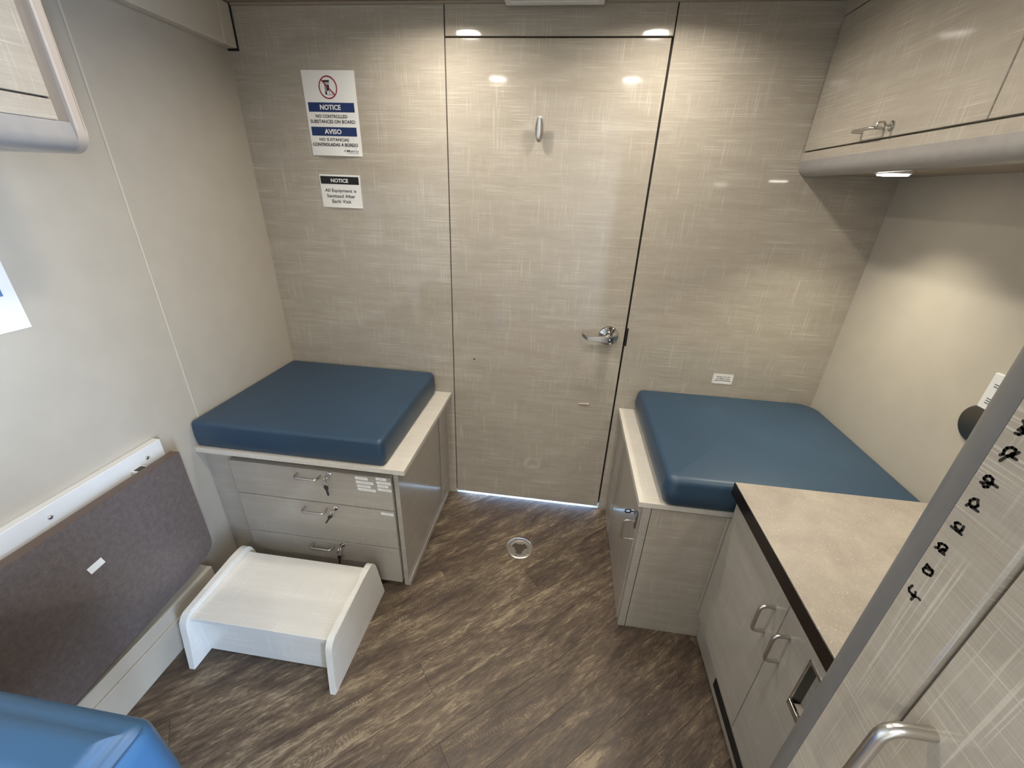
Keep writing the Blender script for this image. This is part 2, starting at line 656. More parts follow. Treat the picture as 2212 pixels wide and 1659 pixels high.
# the door
dr = struct('door_1', (0.29, 0, 0), 'flush laminate door with coat hook and steel lever')
bx('door_leaf', M['linen'], dr, D0, D1 - 0.004, 0.001, 0.046, 0.013, DH - 0.002, 0.0012)
bm = new_bm()
lathe(bm, (0.592, 0.001, 0.935), (0, -1, 0), [(0.0, -0.0005), (0.0415, -0.0005), (0.0415, 0.004), (0.039, 0.0075), (0.030, 0.0115), (0.018, 0.019), (0.0165, 0.03), (0.0165, 0.05), (0.0, 0.05)], 40)
rose = link('handle_rosette', bm, M['chrome'], dr, smooth=True, auto=30)
bm = new_bm()
sec = [(0.603, 0.947, 0.922, -0.046, -0.060), (0.580, 0.949, 0.920, -0.046, -0.062), (0.552, 0.946, 0.922, -0.047, -0.061), (0.512, 0.943, 0.923, -0.047, -0.059), (0.501, 0.942, 0.922, -0.044, -0.057), (0.480, 0.952, 0.933, -0.026, -0.036)]
rings = [[bm.verts.new((x, ya, za)), bm.verts.new((x, yb, za - 0.002)), bm.verts.new((x, yb, zb + 0.002)), bm.verts.new((x, ya, zb))] for x, za, zb, ya, yb in sec]
for p, q in zip(rings, rings[1:]):
    for k in range(4):
        bm.faces.new((p[k], q[k], q[(k + 1) % 4], p[(k + 1) % 4]))
bm.faces.new(rings[0]); bm.faces.new(rings[-1])
bmesh.ops.bevel(bm, geom=bm.edges[:], offset=0.0015, segments=2, affect='EDGES')
link('lever', bm, M['steel'], dr, smooth=True, auto=30)
bm = new_bm()
lathe(bm, (0.594, -0.058, 0.935), (0, -1, 0), [(0.0105, 0.0), (0.0105, 0.004), (0.0085, 0.0045), (0.0075, 0.0035), (0.0, 0.0035)], 24)
link('thumb_turn', bm, M['black'], dr, smooth=True, auto=30)
bm = new_bm()
lathe(bm, (0.594, -0.0605, 0.935), (0, -1, 0), [(0.0062, 0.0), (0.0062, 0.003), (0.0, 0.004)], 20)
box(bm, 0.5928, 0.5952, -0.0665, -0.063, 0.931, 0.939)
link('lock_button', bm, M['chrome'], dr, smooth=True, auto=30)
# small raised peg and a dent near the bottom of the leaf
bm = new_bm()
tube(bm, [(0.502, -0.002, 0.600), (0.540, -0.003, 0.602)], 0.0036, 12)
lathe(bm, (0.543, 0.001, 0.602), (0, -1, 0), [(0.006, 0), (0.006, 0.006), (0.003, 0.009), (0, 0.009)], 16)
link('door_peg', bm, M['alu_pink'], dr, smooth=True, auto=40)
bm = new_bm()
lathe(bm, (0.012, 0.0012, 0.776), (0, -1, 0), [(0.005, 0), (0.003, 0.0014), (0, 0.0014)], 10)
link('scuff_mark', bm, M['rubber'], dr)

# coat hook
hk = thing('coat_hook', (0.252, 0.0, 1.677), 'oval brushed steel coat hook high on the door', 'hook')
bm = new_bm()
lathe(bm, (0.252, 0.001, 1.672), (0, -1, 0), [(0.0, 0), (0.012, 0.0), (0.011, 0.004), (0.006, 0.008), (0.0055, 0.022), (0, 0.022)], 20)
link('hook_stem', bm, M['steel'], hk, smooth=True, auto=35)
bm = new_bm()
bmesh.ops.create_uvsphere(bm, u_segments=28, v_segments=18, radius=1.0)
for v in bm.verts:
    v.co = Vector((0.253 + v.co.x * 0.0145, -0.024 + v.co.y * 0.009 - 0.010 * (v.co.z ** 2) * (1 if v.co.z > 0 else -0.2), 1.672 + v.co.z * 0.039))
link('hook_plate', bm, M['steel'], hk, smooth=True)

# left wall with a batten over the panel joint
wl = struct('wall_left', (XL, -1.5, 0))
bx('panel', M['wall'], wl, XL - 0.05, XL, -0.5648, 0.0, 0, ZC)
bx('panel', M['wall'], wl, XL - 0.05, XL, YR, -0.5652, 0, ZC)
bx('batten', M['gold'], wl, XL, XL + 0.0028, -0.5680, -0.5620, 0.10, ZC, 0.001)

# right wall with the open entry doorway behind the camera
wr = struct('wall_right', (XR, -1.5, 0))
bx('panel', M['wall'], wr, XR, XR + 0.05, -1.95, 0.0, 0, ZC)
bx('panel', M['wall'], wr, XR, XR + 0.05, YR, -2.80, 0, ZC)
bx('panel', M['wall'], wr, XR, XR + 0.05, -2.80, -1.95, 1.93, ZC)
bx('panel', M['wall'], wr, XR, XR + 0.05, -2.80, -1.95, 0, 0.10)
tag(bx('wall_rear', M['linen'], None, XL - 0.05, XR + 0.05, YR - 0.05, YR, 0, ZC, loc=(0.3, YR, 0)), kind='structure')

# low boxed skirting along the left wall, valance along the top
bbl = struct('baseboard_left', (-0.85, -1.5, 0))
bx('lower_board', M['wall'], bbl, XL, -0.809, -2.9, -0.765, 0.0, 0.123, 0.002)
bx('upper_board', M['wall'], bbl, XL, -0.8135, -2.9, -0.765, 0.124, 0.180, 0.002)
va = struct('trim_2', (-0.865, -1.0, 1.96))
bx('valance_face', M['valance'], va, -0.883, -0.845, -3.0, -0.0665, 1.899, 2.024, 0.003)
bx('valance_end', M['valance'], va, -0.883, -0.845, -0.065, -0.0075, 1.899, 2.024, 0.003)
bx('valance_cap', M['black'], va, -0.884, -0.8440, -0.0072, -0.0005, 1.8935, 2.025, 0.0005)
# strip where ceiling meets the back wall
tag(bx('trim_3', M['ceiling'], None, -0.84, 1.14, -0.012, -0.0005, 2.0185, 2.0255, 0.001, loc=(0.1, -0.006, 2.022)), kind='structure')

# ================================================================ CEILING LIGHTS
lamp_rows = [(-0.28, 'nearest the door'), (-0.97, 'in the middle of the room'), (-2.70, 'at the entry end of the room')]
first = True
for yy, where in lamp_rows:
    for xx, side in ((-0.066, 'left'), (0.642, 'right')):
        t = thing('ceiling_light', (xx, yy, ZC), 'round LED ceiling light %s, %s one of its pair' % (where, side), 'light', 'ceiling downlights')
        bm = new_bm()
        lathe(bm, (xx, yy, ZC - 0.0005), (0, 0, -1), [(0.066, 0), (0.066, 0.004), (0.058, 0.010), (0.050, 0.010), (0.047, 0.004), (0.047, 0.0)], 40)
        link('trim_ring', bm, M['white'], t, smooth=True, auto=35)
        bm = new_bm()
        cyl(bm, (xx, yy, ZC - 0.0007), (xx, yy, ZC - 0.0045), 0.0465, 36)
        link('lens', bm, M['lens'], t)
        a = area_lamp('downlight', (0, 0, -0.0065), 0.085, LAMP_W * (2.3 if yy < -2 else 1.0), LAMP_COL)
        a.parent = t

# ceiling vent over the door
vt = thing('ceiling_vent', (0.28, -0.13, ZC), 'white ceiling vent just above the door, cut by the top of the picture', 'vent')
bx('vent_frame', M['white'], vt, 0.126, 0.434, -0.24, -0.028, 2.0045, 2.0255, 0.003)
for i in range(6):
    bx('louvre', M['white'], vt, 0.146, 0.414, -0.066 - i * 0.03, -0.050 - i * 0.03, 2.0015, 2.0045, 0.001)

# ================================================================ LEFT BENCH
lb = thing('bench_cabinet', (-0.49, -0.30, 0), 'linen laminate bench cabinet left of the door, with three locking drawers', 'cabinet', None)
bx('bench_top', M['linen_lit'], lb, XL + 0.0005, -0.0985, -0.616, -0.0005, 0.5765, 0.5965, 0.0012)
bm = new_bm()
box(bm, -0.151, -0.133, -0.592, -0.001, 0.0, 0.576, 0.001)
link('side_panel', bm, M['linen_soft'], lb)
bx('side_stile', M['linen_soft'], lb, -0.1325, -0.127, -0.115, -0.001, 0.026, 0.576, 0.001)
bx('side_base_strip', M['linen_soft'], lb, -0.1325, -0.126, -0.592, -0.001, 0.0005, 0.026, 0.001)
bx('filler_panel', M['linen_soft'], lb, XL + 0.001, -0.792, -0.587, -0.572, 0.0, 0.576, 0.001)
bx('side_panel', M['linen_soft'], lb, -0.792, -0.776, -0.592, -0.001, 0.0, 0.576, 0.001)
bx('carcass_front', M['dark'], lb, -0.7755, -0.1515, -0.583, -0.575, 0.03, 0.576)
bx('toe_kick', M['dark'], lb, -0.7755, -0.1515, -0.57, -0.562, 0.0, 0.03)
DRAW = [(0.402, 0.549), (0.2135, 0.3985), (0.029, 0.210)]
KZ = [0.538, 0.384, 0.197]
HZ = [0.528, 0.373, 0.189]


def key_lock(parent, c, n, hang, with_ring=False, bow='steel'):
    """cylinder cam lock with the key left in it and a second key on the ring"""
    c, n = Vector(c), Vector(n)
    bm = new_bm()
    lathe(bm, c, n, [(0.0, 0), (0.0105, 0.0), (0.0105, 0.0035), (0.0085, 0.005), (0.0, 0.005)], 22)
    k = link('lock', bm, M['chrome'], parent, smooth=True, auto=35)
    a, b = frame(n)
    bm = new_bm()
    side = Vector((0, 0, 1)).cross(n).normalized()
    p0 = c + n * 0.005
    tube(bm, [p0, p0 + n * 0.010], 0.0022, 8)
    # bow of the key standing in the lock
    tube(bm, fillet([p0 + n * 0.010, p0 + n * 0.014 + Vector((0, 0, 0.008)), p0 + n * 0.028 + Vector((0, 0, 0.006)), p0 + n * 0.030 + Vector((0, 0, -0.006)), p0 + n * 0.014 + Vector((0, 0, -0.008)), p0 + n * 0.010], 0.004, 4), 0.0024, 8)
    link('key', bm, M[bow], k, smooth=True)
    if hang is None:
        return k
    q = p0 + n * 0.026 + Vector((0, 0, -0.006))
    if with_ring:
        bm = new_bm()
        ring = [q + side * (0.010 * sin(t * 2 * pi / 18)) + Vector((0, 0, -0.010 + 0.010 * cos(t * 2 * pi / 18))) for t in range(19)]
        tube(bm, ring, 0.0010, 6)
        link('key_ring', bm, M['chrome'], k, smooth=True)
        q = q + Vector((0, 0, -0.019))
    bm = new_bm()
    d = Vector(hang).normalized()
    w = side
    pts = [(-0.004, 0.0), (0.004, 0.0), (0.0088, 0.008), (0.0068, 0.017), (0.0036, 0.021), (0.0036, 0.044), (0.0, 0.048), (-0.0036, 0.044), (-0.0036, 0.021), (-0.0068, 0.017), (-0.0088, 0.008)]
    prism(bm, [q + w * x + d * y for x, y in pts], n * 0.0022)
    link('spare_key', bm, M['key'], k)
    return k


for i, (z0, z1) in enumerate(DRAW):
    f = bx('drawer', M['linen_soft'], lb, -0.7745, -0.1545, -0.606, -0.5835, z0, z1, 0.0014)
    bar_handle(f, (-0.505, -0.604, HZ[i]), (-0.419, -0.604, HZ[i]), (0, -0.032, 0), 0.0042)
    key_lock(f, (-0.384, -0.606, KZ[i]), (0, -1, 0), (-0.15 + 0.2 * (i == 0), 0.05, -1) if i != 1 else (-0.5, -0.1, -0.8), with_ring=(i != 1))
    if i == 0:
        d1 = f
    if i == 1:
        d2 = f


def sticker(parent, x0, x1, z1, z0, skew, words, corner=None):
    y = -0.6064
    bm = new_bm()
    pts = [(x0, y, z1), (x1, y, z1 + skew), (x1, y, z0 + skew), (x0, y, z0)]
    prism(bm, pts, (0, -0.0004, 0))
    s = link('sticker', bm, M['paper'], parent)
    bm = new_bm()
    zc = (z0 + z1) / 2 + skew * 0.5
    for a, b in words:
        xa, xb = x0 + (x1 - x0) * a, x0 + (x1 - x0) * b
        n = max(2, int((xb - xa) / 0.0032))
        for k in range(n):
            w = (xb - xa) / n
            zz = zc + skew * ((k + 0.5) * w + xa - (x0 + x1) / 2) / (x1 - x0) * 0.9
            box(bm, xa + k * w + w * 0.1, xa + k * w + w * 0.82, y - 0.0006, y - 0.0003, zz - 0.0008, zz + 0.0008)
    link('print', bm, M['faint_ink'], s)


def pz(v):
    return v


STK = [(-0.287, -0.240, 0.543, 0.5305, -0.001, [(0.28, 0.75)]),
       (-0.286, -0.221, 0.5245, 0.513, -0.001, [(0.2, 0.82)]),
       (-0.284, -0.233, 0.508, 0.497, -0.001, [(0.25, 0.8)]),
       (-0.283, -0.215, 0.4935, 0.482, -0.0015, [(0.18, 0.36), (0.42, 0.85)]),
       (-0.210, -0.171, 0.549, 0.537, -0.0005, [(0.3, 0.68)]),
       (-0.209, -0.156, 0.532, 0.5205, -0.0005, [(0.2, 0.66), (0.72, 0.97)]),
       (-0.207, -0.166, 0.517, 0.506, -0.0005, [(0.28, 0.72)]),
       (-0.207, -0.156, 0.502, 0.4905, -0.0015, [(0.24, 0.95)])]
for a in STK:
    sticker(d1, *a)
sticker(d2, -0.2065, -0.159, 0.3905, 0.379, -0.0015, [(0.26, 0.34), (0.44, 0.78)])

bm = new_bm()
cushion(bm, -0.8825, -0.172, -0.606, -0.006, 0.597, 0.700, (0.012, 0.02, 0.03, 0.02), edge=0.016, crown=0.006, bulge=0.003)
lc = link('bench_cushion', bm, M['vinyl'], None, loc=(-0.527, -0.306, 0.597), smooth=True, auto=60)
tag(lc, 'dark blue vinyl seat cushion on the bench left of the door', 'cushion')

# ================================================================ RIGHT BENCH
rb = thing('bench_cabinet', (1.08, -0.32, 0), 'linen laminate bench cabinet right of the door, with a handled side door', 'cabinet', None)
bx('bench_top', M['linen_lit'], rb, 0.684, XR - 0.0005, -0.634, -0.0005, 0.5765, 0.5965, 0.0012)
bx('side_post', M['linen_soft'], rb, 0.700, 0.716, -0.160, -0.001, 0.0, 0.576, 0.001)
bx('side_rail', M['linen_soft'], rb, 0.7025, 0.716, -0.280, -0.162, 0.0, 0.576, 0.001)
dd = bx('door', M['linen_soft'], rb, 0.699, 0.716, -0.604, -0.283, 0.004, 0.572, 0.0014)
bx('corner_post', M['linen_soft'], rb, 0.7015, 0.7265, -0.632, -0.6065, 0.0, 0.576, 0.001)
bx('front_panel', M['linen'], rb, 0.729, 1.30, -0.631, -0.612, 0.0, 0.573, 0.001)
bx('carcass_back', M['dark'], rb, 0.718, 0.7275, -0.605, -0.002, 0.0, 0.576)
bar_handle(dd, (0.699, -0.545, 0.438), (0.699, -0.545, 0.352), (-0.028, 0, 0), 0.0036)
key_lock(dd, (0.699, -0.560, 0.492), (-1, 0, 0), None, bow='key')
bx('catch', M['brass'], dd, 0.694, 0.700, -0.603, -0.585, 0.455, 0.52, 0.001)

bm = new_bm()
cushion(bm, 0.757, 1.4735, -0.640, -0.004, 0.597, 0.705, (0.03, 0.02, 0.075, 0.02), edge=0.026, crown=0.016, bulge=0.008, taper=0.006)
rc = link('bench_cushion', bm, M['vinyl'], None, loc=(1.12, -0.32, 0.597), smooth=True, auto=60)
tag(rc, 'thick blue vinyl seat cushion on the bench right of the door', 'cushion')

# ================================================================ BASE CABINET + WORKTOP (right wall)
bc = thing('base_cabinet', (1.22, -1.01, 0), 'grey linen base cabinet with bow handles under the tan worktop', 'cabinet')
FX = 0.957
bx('carcass', M['linen_soft'], bc, 0.978, XR - 0.001, -1.364, -0.668, 0.145, 0.684)
bx('side_filler', M['linen_soft'], bc, FX, 0.978, -0.6445, -0.6345, 0.145, 0.575, 0.001)
bx('top_rail', M['linen_soft'], bc, FX + 0.0012, 0.978, -1.364, -0.664, 0.662, 0.684, 0.0008)
dA = bx('door', M['linen_soft'], bc, FX, 0.976, -0.9925, -0.656, 0.149, 0.6835, 0.0014)
bx('gap_shade', M['dark'], bc, 0.9765, 0.9779, -0.9965, -0.9915, 0.149, 0.6835)  # shade between the doors, put in as a dark strip
# second door has a metal-framed recess let into it
bm = new_bm()
RY0, RY1, RZ0, RZ1 = -1.262, -1.099, 0.476, 0.628
for a in ((-1.362, RY0, 0.149, 0.6835), (RY1, -0.9955, 0.149, 0.6835), (RY0, RY1, 0.149, RZ0), (RY0, RY1, RZ1, 0.6835)):
    box(bm, FX, 0.976, a[0], a[1], a[2], a[3])
dB = link('door', bm, M['linen_soft'], bc)
bar_handle(dA, (FX, -0.957, 0.594), (FX, -0.957, 0.507), (-0.032, 0, 0), 0.0044)
bar_handle(dB, (FX, -1.031, 0.594), (FX, -1.031, 0.507), (-0.032, 0, 0), 0.0044)
bm = new_bm()
for a in ((RY0, RY1, RZ0, RZ0 + 0.017), (RY0, RY1, RZ1 - 0.006, RZ1), (RY1 - 0.0025, RY1, RZ0, RZ1), (RY0, RY0 + 0.008, RZ0, RZ1)):
    box(bm, FX - 0.003, FX + 0.004, a[0], a[1], a[2], a[3], 0.0008)
rp = link('recess_frame', bm, M['chrome'], dB)
bm = new_bm()
n = 12
prof = [(FX + 0.002 + 0.05 * sin(pi * 0.5 * i / n), RY1 - 0.0025 - 0.045 * (1 - cos(pi * 0.5 * i / n))) for i in range(n + 1)]
for i in range(n):
    (xa, ya), (xb, yb) = prof[i], prof[i + 1]
    v = [bm.verts.new(p) for p in ((xa, ya, RZ0 + 0.012), (xb, yb, RZ0 + 0.012), (xb, yb, RZ1 - 0.008), (xa, ya, RZ1 - 0.008))]
    bm.faces.new(v)
bmesh.ops.remove_doubles(bm, verts=bm.verts[:], dist=1e-5)
link('recess_lip', bm, M['gunmetal'], dB, smooth=True)
bm = new_bm()
box(bm, FX + 0.052, FX + 0.056, RY0 + 0.008, RY1 - 0.04, RZ0 + 0.012, RZ1 - 0.008)
box(bm, FX + 0.004, FX + 0.052, RY0 + 0.008, RY1 - 0.008, RZ0 + 0.008, RZ0 + 0.012)
link('recess_tray', bm, M['alu_pink'], dB)
bx('toe_kick', M['linen_soft'], bc, 0.990, 1.005, -1.364, -0.634, 0.0, 0.144, 0.001)
gr = bx('vent_grille', M['black'], bc, 0.9875, 0.990, -1.364, -0.815, 0.030, 0.066)

wt = thing('worktop', (1.2, -1.01, 0.685), 'speckled tan laminate worktop with a near-black front edge', 'worktop')
bx('top_slab', M['worktop'], wt, 0.936, XR - 0.0008, -1.3635, -0.6525, 0.6856, 0.7255, 0.0006)
bx('front_edge', M['edge'], wt, 0.9335, 0.9359, -1.3635, -0.6525, 0.6852, 0.7253, 0.0008)

# fittings on the wall above the worktop
wd = thing('wall_flange', (XR, -0.636, 0.973), 'round spun steel disc on the right wall above the worktop', 'flange')
bm = new_bm()
lathe(bm, (XR, -0.636, 0.973), (-1, 0, 0), [(0.050, 0.0), (0.0505, 0.003), (0.046, 0.007), (0.0, 0.017)], 48)
t = NT('spun_steel')
g, p_, q_ = t.pos()
ang = t.math('ARCTAN2', t.math('SUBTRACT', p_.outputs[1], -0.636), t.math('SUBTRACT', p_.outputs[2], 0.973))
t.p(Base_Color=lin(120, 117, 112), Metallic=1.0, Roughness=0.36)
M['spun'] = t.m
link('disc', bm, M['spun'], wd, smooth=True, auto=25)
wp = thing('wall_plate', (XR, -0.65, 1.06), 'narrow white printed plate above the steel disc on the right wall', 'plate')
bx('plate', M['white'], wp, XR - 0.010, XR - 0.0005, -0.690, -0.6165, 1.018, 1.112, 0.002)
bm = new_bm()
for z in (1.034, 1.040, 1.046, 1.078, 1.084):
    box(bm, XR - 0.0106, XR - 0.0102, -0.672, -0.630, z, z + 0.0022)
tag(link('print', bm, M['grey_ink'], wp), kind='stuff')

# ================================================================ RIGHT OVERHEAD CABINET
FO = 1.146
oc = thing('overhead_cabinet', (1.3, -0.68, 1.553), 'overhead linen cabinet at upper right with rounded metal lower edge', 'cabinet', None)
bx('carcass', M['linen'], oc, FO + 0.021, XR - 0.001, -1.364, -0.001, 1.568, 2.0245)
bx('top_rail', M['linen'], oc, FO + 0.001, FO + 0.021, -1.364, -0.001, 1.9835, 2.0245, 0.001)
bx('bottom_rail', M['linen'], oc, FO + 0.0005, FO + 0.021, -1.364, -0.001, 1.598, 1.6245, 0.001)
o1 = bx('door', M['linen'], oc, FO, FO + 0.020, -0.678, -0.004, 1.6285, 1.980, 0.0014)
o2 = bx('door', M['linen'], oc, FO, FO + 0.020, -1.362, -0.6815, 1.6285, 1.980, 0.0014)
bm = new_bm()
pts = [(FO, 0, 1.600)] + [(FO + 0.032 - 0.032 * cos(a), 0, 1.585 - 0.032 * sin(a)) for a in [0.5 * pi * i / 10 for i in range(11)]] + [(FO + 0.045, 0, 1.553), (FO + 0.045, 0, 1.567), (FO + 0.022, 0, 1.5975)]
prism(bm, [(x, -0.0015, z) for x, y, z in pts], (0, -1.3625, 0))
link('edge_trim', bm, M['alu'], oc, smooth=True, auto=35)
bx('underside', M['ceiling'], oc, FO + 0.046, XR - 0.001, -1.364, -0.001, 1.560, 1.5675)
bar_handle(o1, (FO, -0.300, 1.650), (FO, -0.385, 1.650), (-0.030, 0, 0), 0.0036)
key_lock(o1, (FO, -0.412, 1.652), (-1, 0, 0), None)
for yy, who in ((-0.34, 'glowing round puck light under the overhead cabinet at right'), (-1.08, 'second puck light under the right overhead cabinet, nearer the camera')):
    t = thing('puck_light', (1.235, yy, 1.559), who, 'light', 'under-cabinet puck lights')
    bm = new_bm()
    lathe(bm, (1.235, yy, 1.5595), (0, 0, -1), [(0.0, 0), (0.040, 0.0), (0.040, 0.006), (0.037, 0.0085), (0.035, 0.0085), (0.035, 0.006), (0.0, 0.006)], 32)
    link('housing', bm, M['white'], t, smooth=True, auto=35)
    bm = new_bm()
    cyl(bm, (1.235, yy, 1.5533), (1.235, yy, 1.5475), 0.034, 28)
    link('lens', bm, M['lens'], t)
    a = area_lamp('puck', (0, 0, -0.0125), 0.064, UNDER_W * (1.0 if yy > -0.5 else 0.6), UNDER_COL, spread=radians(104))
    a.parent = t

# ================================================================ LEFT OVERHEAD CABINET
FL = -0.56
ol = thing('overhead_cabinet', (-0.72, -1.4, 1.512), 'overhead cabinet cut off at the upper left with a rounded metal edge', 'cabinet', None)
bx('carcass', M['linen'], ol, XL + 0.0005, FL - 0.021, -2.3, -0.906, 1.54, 1.897)
bx('door', M['linen'], ol, FL - 0.020, FL, -1.55, -0.928, 1.5985, 1.893, 0.0014)
bx('door', M['linen'], ol, FL - 0.020, FL, -2.298, -1.5535, 1.5985, 1.893, 0.0014)
bx('end_stile', M['stile_dark'], ol, FL - 0.020, FL - 0.006, -0.9275, -0.906, 1.55, 1.896)
bx('bottom_rail', M['linen'], ol, FL - 0.020, FL - 0.0005, -2.3, -0.9275, 1.563, 1.5955, 0.001)
bm = new_bm()
pts = [(FL - 0.002, 1.5625)] + [(FL - 0.026 + 0.026 * cos(a), 1.538 - 0.026 * sin(a)) for a in [0.5 * pi * i / 10 for i in range(11)]] + [(FL - 0.06, 1.512), (FL - 0.06, 1.539), (FL - 0.021, 1.562)]
prism(bm, [(x, -0.9065, z) for x, z in pts], (0, -1.39, 0))
link('edge_trim', bm, M['alu'], ol, smooth=True, auto=35)
bx('underside', M['ceiling'], ol, XL + 0.001, FL - 0.061, -2.3, -0.9065, 1.516, 1.539)
bm = new_bm()
R = 0.040
pts = [(XL + 0.001, 1.896), (XL + 0.001, 1.511), (FL + 0.003 - R, 1.511)] + [(FL + 0.003 - R + R * sin(a), 1.511 + R - R * cos(a)) for a in [0.5 * pi * i / 10 for i in range(1, 11)]] + [(FL + 0.003, 1.896)]
prism(bm, [(x, -0.9055, z) for x, z in pts], (0, 0.0195, 0))
bmesh.ops.bevel(bm, geom=[e for e in bm.edges if abs(e.verts[0].co.y - e.verts[1].co.y) < 1e-5], offset=0.004, segments=3, affect='EDGES')
link('end_trim', bm, M['alu_pink'], ol, smooth=True, auto=40)

# ================================================================ TALL CABINET (near right)
tc = thing('tall_cabinet', (1.1, -1.64, 0), 'tall linen cabinet at the near right with inked height marks', 'cabinet')
TX = 0.70
TY1 = -1.86
bx('carcass', M['linen'], tc, TX + 0.021, XR - 0.001, TY1, -1.409, 0.0, 2.0245)
bm = new_bm()
pts = [(TX, -1.4082), (TX, -1.456), (TX + 0.0015, -1.4585), (TX + 0.004, -1.4598), (TX + 0.020, -1.4598), (TX + 0.020, -1.4082)]
prism(bm, [(x, y, 0.0) for x, y in pts], (0, 0, 2.024))
link('stile', bm, M['linen'], tc)
bm = new_bm()
R = 0.042
pts = [(TX + 0.0, -1.4078)] + [(TX + R - R * cos(a), -1.4078 + R * sin(a)) for a in [0.5 * pi * i / 14 for i in range(1, 15)]] + [(XR - 0.002, -1.4078 + R), (XR - 0.002, -1.4085), (TX + 0.02, -1.4085)]
prism(bm, [(x, y, 0.0) for x, y in pts], (0, 0, 2.024))
link('corner_trim', bm, M['alu_shaded'], tc, smooth=True, auto=35)
td = bx('door', M['linen'], tc, TX, TX + 0.020, TY1, -1.4635, 0.06, 1.96, 0.0018)
bar_handle(td, (TX, -1.484, 1.108), (TX, -1.484, 0.980), (-0.034, 0, 0), 0.0052, bend=0.018)

bx('gap_shade', M['dark'], tc, TX + 0.010, TX + 0.0209, -1.4633, -1.4600, 0.0, 2.02)  # dark strip standing in for shade in the gap beside the door

GL = [[[[-1.4142,1.1872],[-1.413,1.1823],[-1.4145,1.1804],[-1.4177,1.181],[-1.4201,1.1815]],[[-1.4189,1.1852],[-1.42,1.1821],[-1.4191,1.1763]],[[-1.4177,1.1798],[-1.4213,1.1823]],[[-1.4232,1.1832],[-1.4247,1.1833]]],[[[-1.4148,1.2128],[-1.4147,1.2091],[-1.414,1.2065],[-1.4155,1.2051],[-1.4186,1.2059],[-1.4212,1.2073],[-1.4214,1.2107],[-1.4206,1.2125],[-1.4173,1.2122],[-1.4148,1.2128]],[[-1.4157,1.2096],[-1.4197,1.2114]]],[[[-1.4128,1.2297],[-1.4147,1.2311],[-1.4145,1.2335],[-1.4134,1.2344],[-1.4152,1.2363],[-1.4181,1.2374],[-1.42,1.2371],[-1.42,1.2342],[-1.4176,1.2323],[-1.4167,1.2299],[-1.421,1.2306]],[[-1.4185,1.2338],[-1.42,1.2322]]],[[[-1.4187,1.2598],[-1.4165,1.2593],[-1.4152,1.2577],[-1.4169,1.2553],[-1.4208,1.2548]],[[-1.4142,1.2533],[-1.4189,1.2535],[-1.4231,1.2537]],[[-1.4215,1.2601],[-1.4217,1.2569],[-1.4211,1.2544]]],[[[-1.4196,1.284],[-1.417,1.2829],[-1.4154,1.2798],[-1.4162,1.2775],[-1.4149,1.2749]],[[-1.4162,1.2775],[-1.4182,1.2764],[-1.4236,1.2768]],[[-1.4204,1.2823],[-1.4215,1.2804],[-1.4207,1.2783],[-1.4187,1.2774]]],[[[-1.4181,1.2996],[-1.4154,1.2997],[-1.4149,1.3001],[-1.4155,1.3025],[-1.4175,1.304],[-1.4201,1.3033],[-1.4207,1.301],[-1.4198,1.2993]],[[-1.4145,1.2962],[-1.4187,1.2987],[-1.4216,1.3002],[-1.4251,1.3003]],[[-1.4164,1.296],[-1.418,1.2948],[-1.42,1.2964],[-1.4201,1.2995]]],[[[-1.4154,1.3208],[-1.4167,1.3225],[-1.416,1.325],[-1.4167,1.3276],[-1.4191,1.3295],[-1.4217,1.3295],[-1.4224,1.3269],[-1.4195,1.3228],[-1.4173,1.3172]],[[-1.4242,1.3289],[-1.4222,1.3257],[-1.4203,1.3229]],[[-1.4211,1.326],[-1.4224,1.3239],[-1.4253,1.3239]]],[[[-1.4158,1.339],[-1.4181,1.3394],[-1.42,1.3416],[-1.4204,1.3442]],[[-1.4163,1.3418],[-1.4174,1.3443],[-1.418,1.3461]],[[-1.4183,1.342],[-1.4191,1.3435],[-1.4206,1.3424]],[[-1.4158,1.3486],[-1.4175,1.3477]]]]
for g_ in GL:
    bm = new_bm()
    for st in g_:
        r = 0.00105
        pl = [Vector((TX - 0.0002, y, z)) for y, z in st]
        for a, b in zip(pl, pl[1:]):
            d = (b - a).normalized()
            n_ = d.cross(Vector((1, 0, 0))).normalized()
            ps = []
            for k in range(7):
                an = pi * k / 6
                ps.append(b + (n_ * cos(an) + d * sin(an)) * r)
            for k in range(7):
                an = pi * k / 6
                ps.append(a + (-n_ * cos(an) - d * sin(an)) * r)
            prism(bm, ps, (-0.00015, 0, 0))
    link('height_mark', bm, M['marker'], tc)

# ================================================================ FOLD-DOWN TABLE (left wall)
ft = thing('folding_table', (-0.82, -1.0, 0.21), 'taupe drop-leaf table folded down against the left wall', 'table')
tw = (-0.832, -0.801)


def leaf_pts(x):
    z0n, z0f = 0.243, 0.184
    c = [(-0.740, 0.672), (-1.415, 0.672), (-1.415, z0f), (-0.740 - 0.055, z0n + 0.001)]
    out = [(x, -0.740, 0.672), (x, -1.415, 0.672), (x, -1.415, z0f)]
    # rounded near lower corner
    A, P_, B = Vector((x, -0.800, z0n)), Vector((x, -0.742, z0n + 0.004)), Vector((x, -0.740, z0n + 0.058))
    for j in range(9):
        s_ = j / 8
        out.append(tuple(A * (1 - s_) ** 2 + P_ * 2 * s_ * (1 - s_) + B * s_ * s_))
    return out


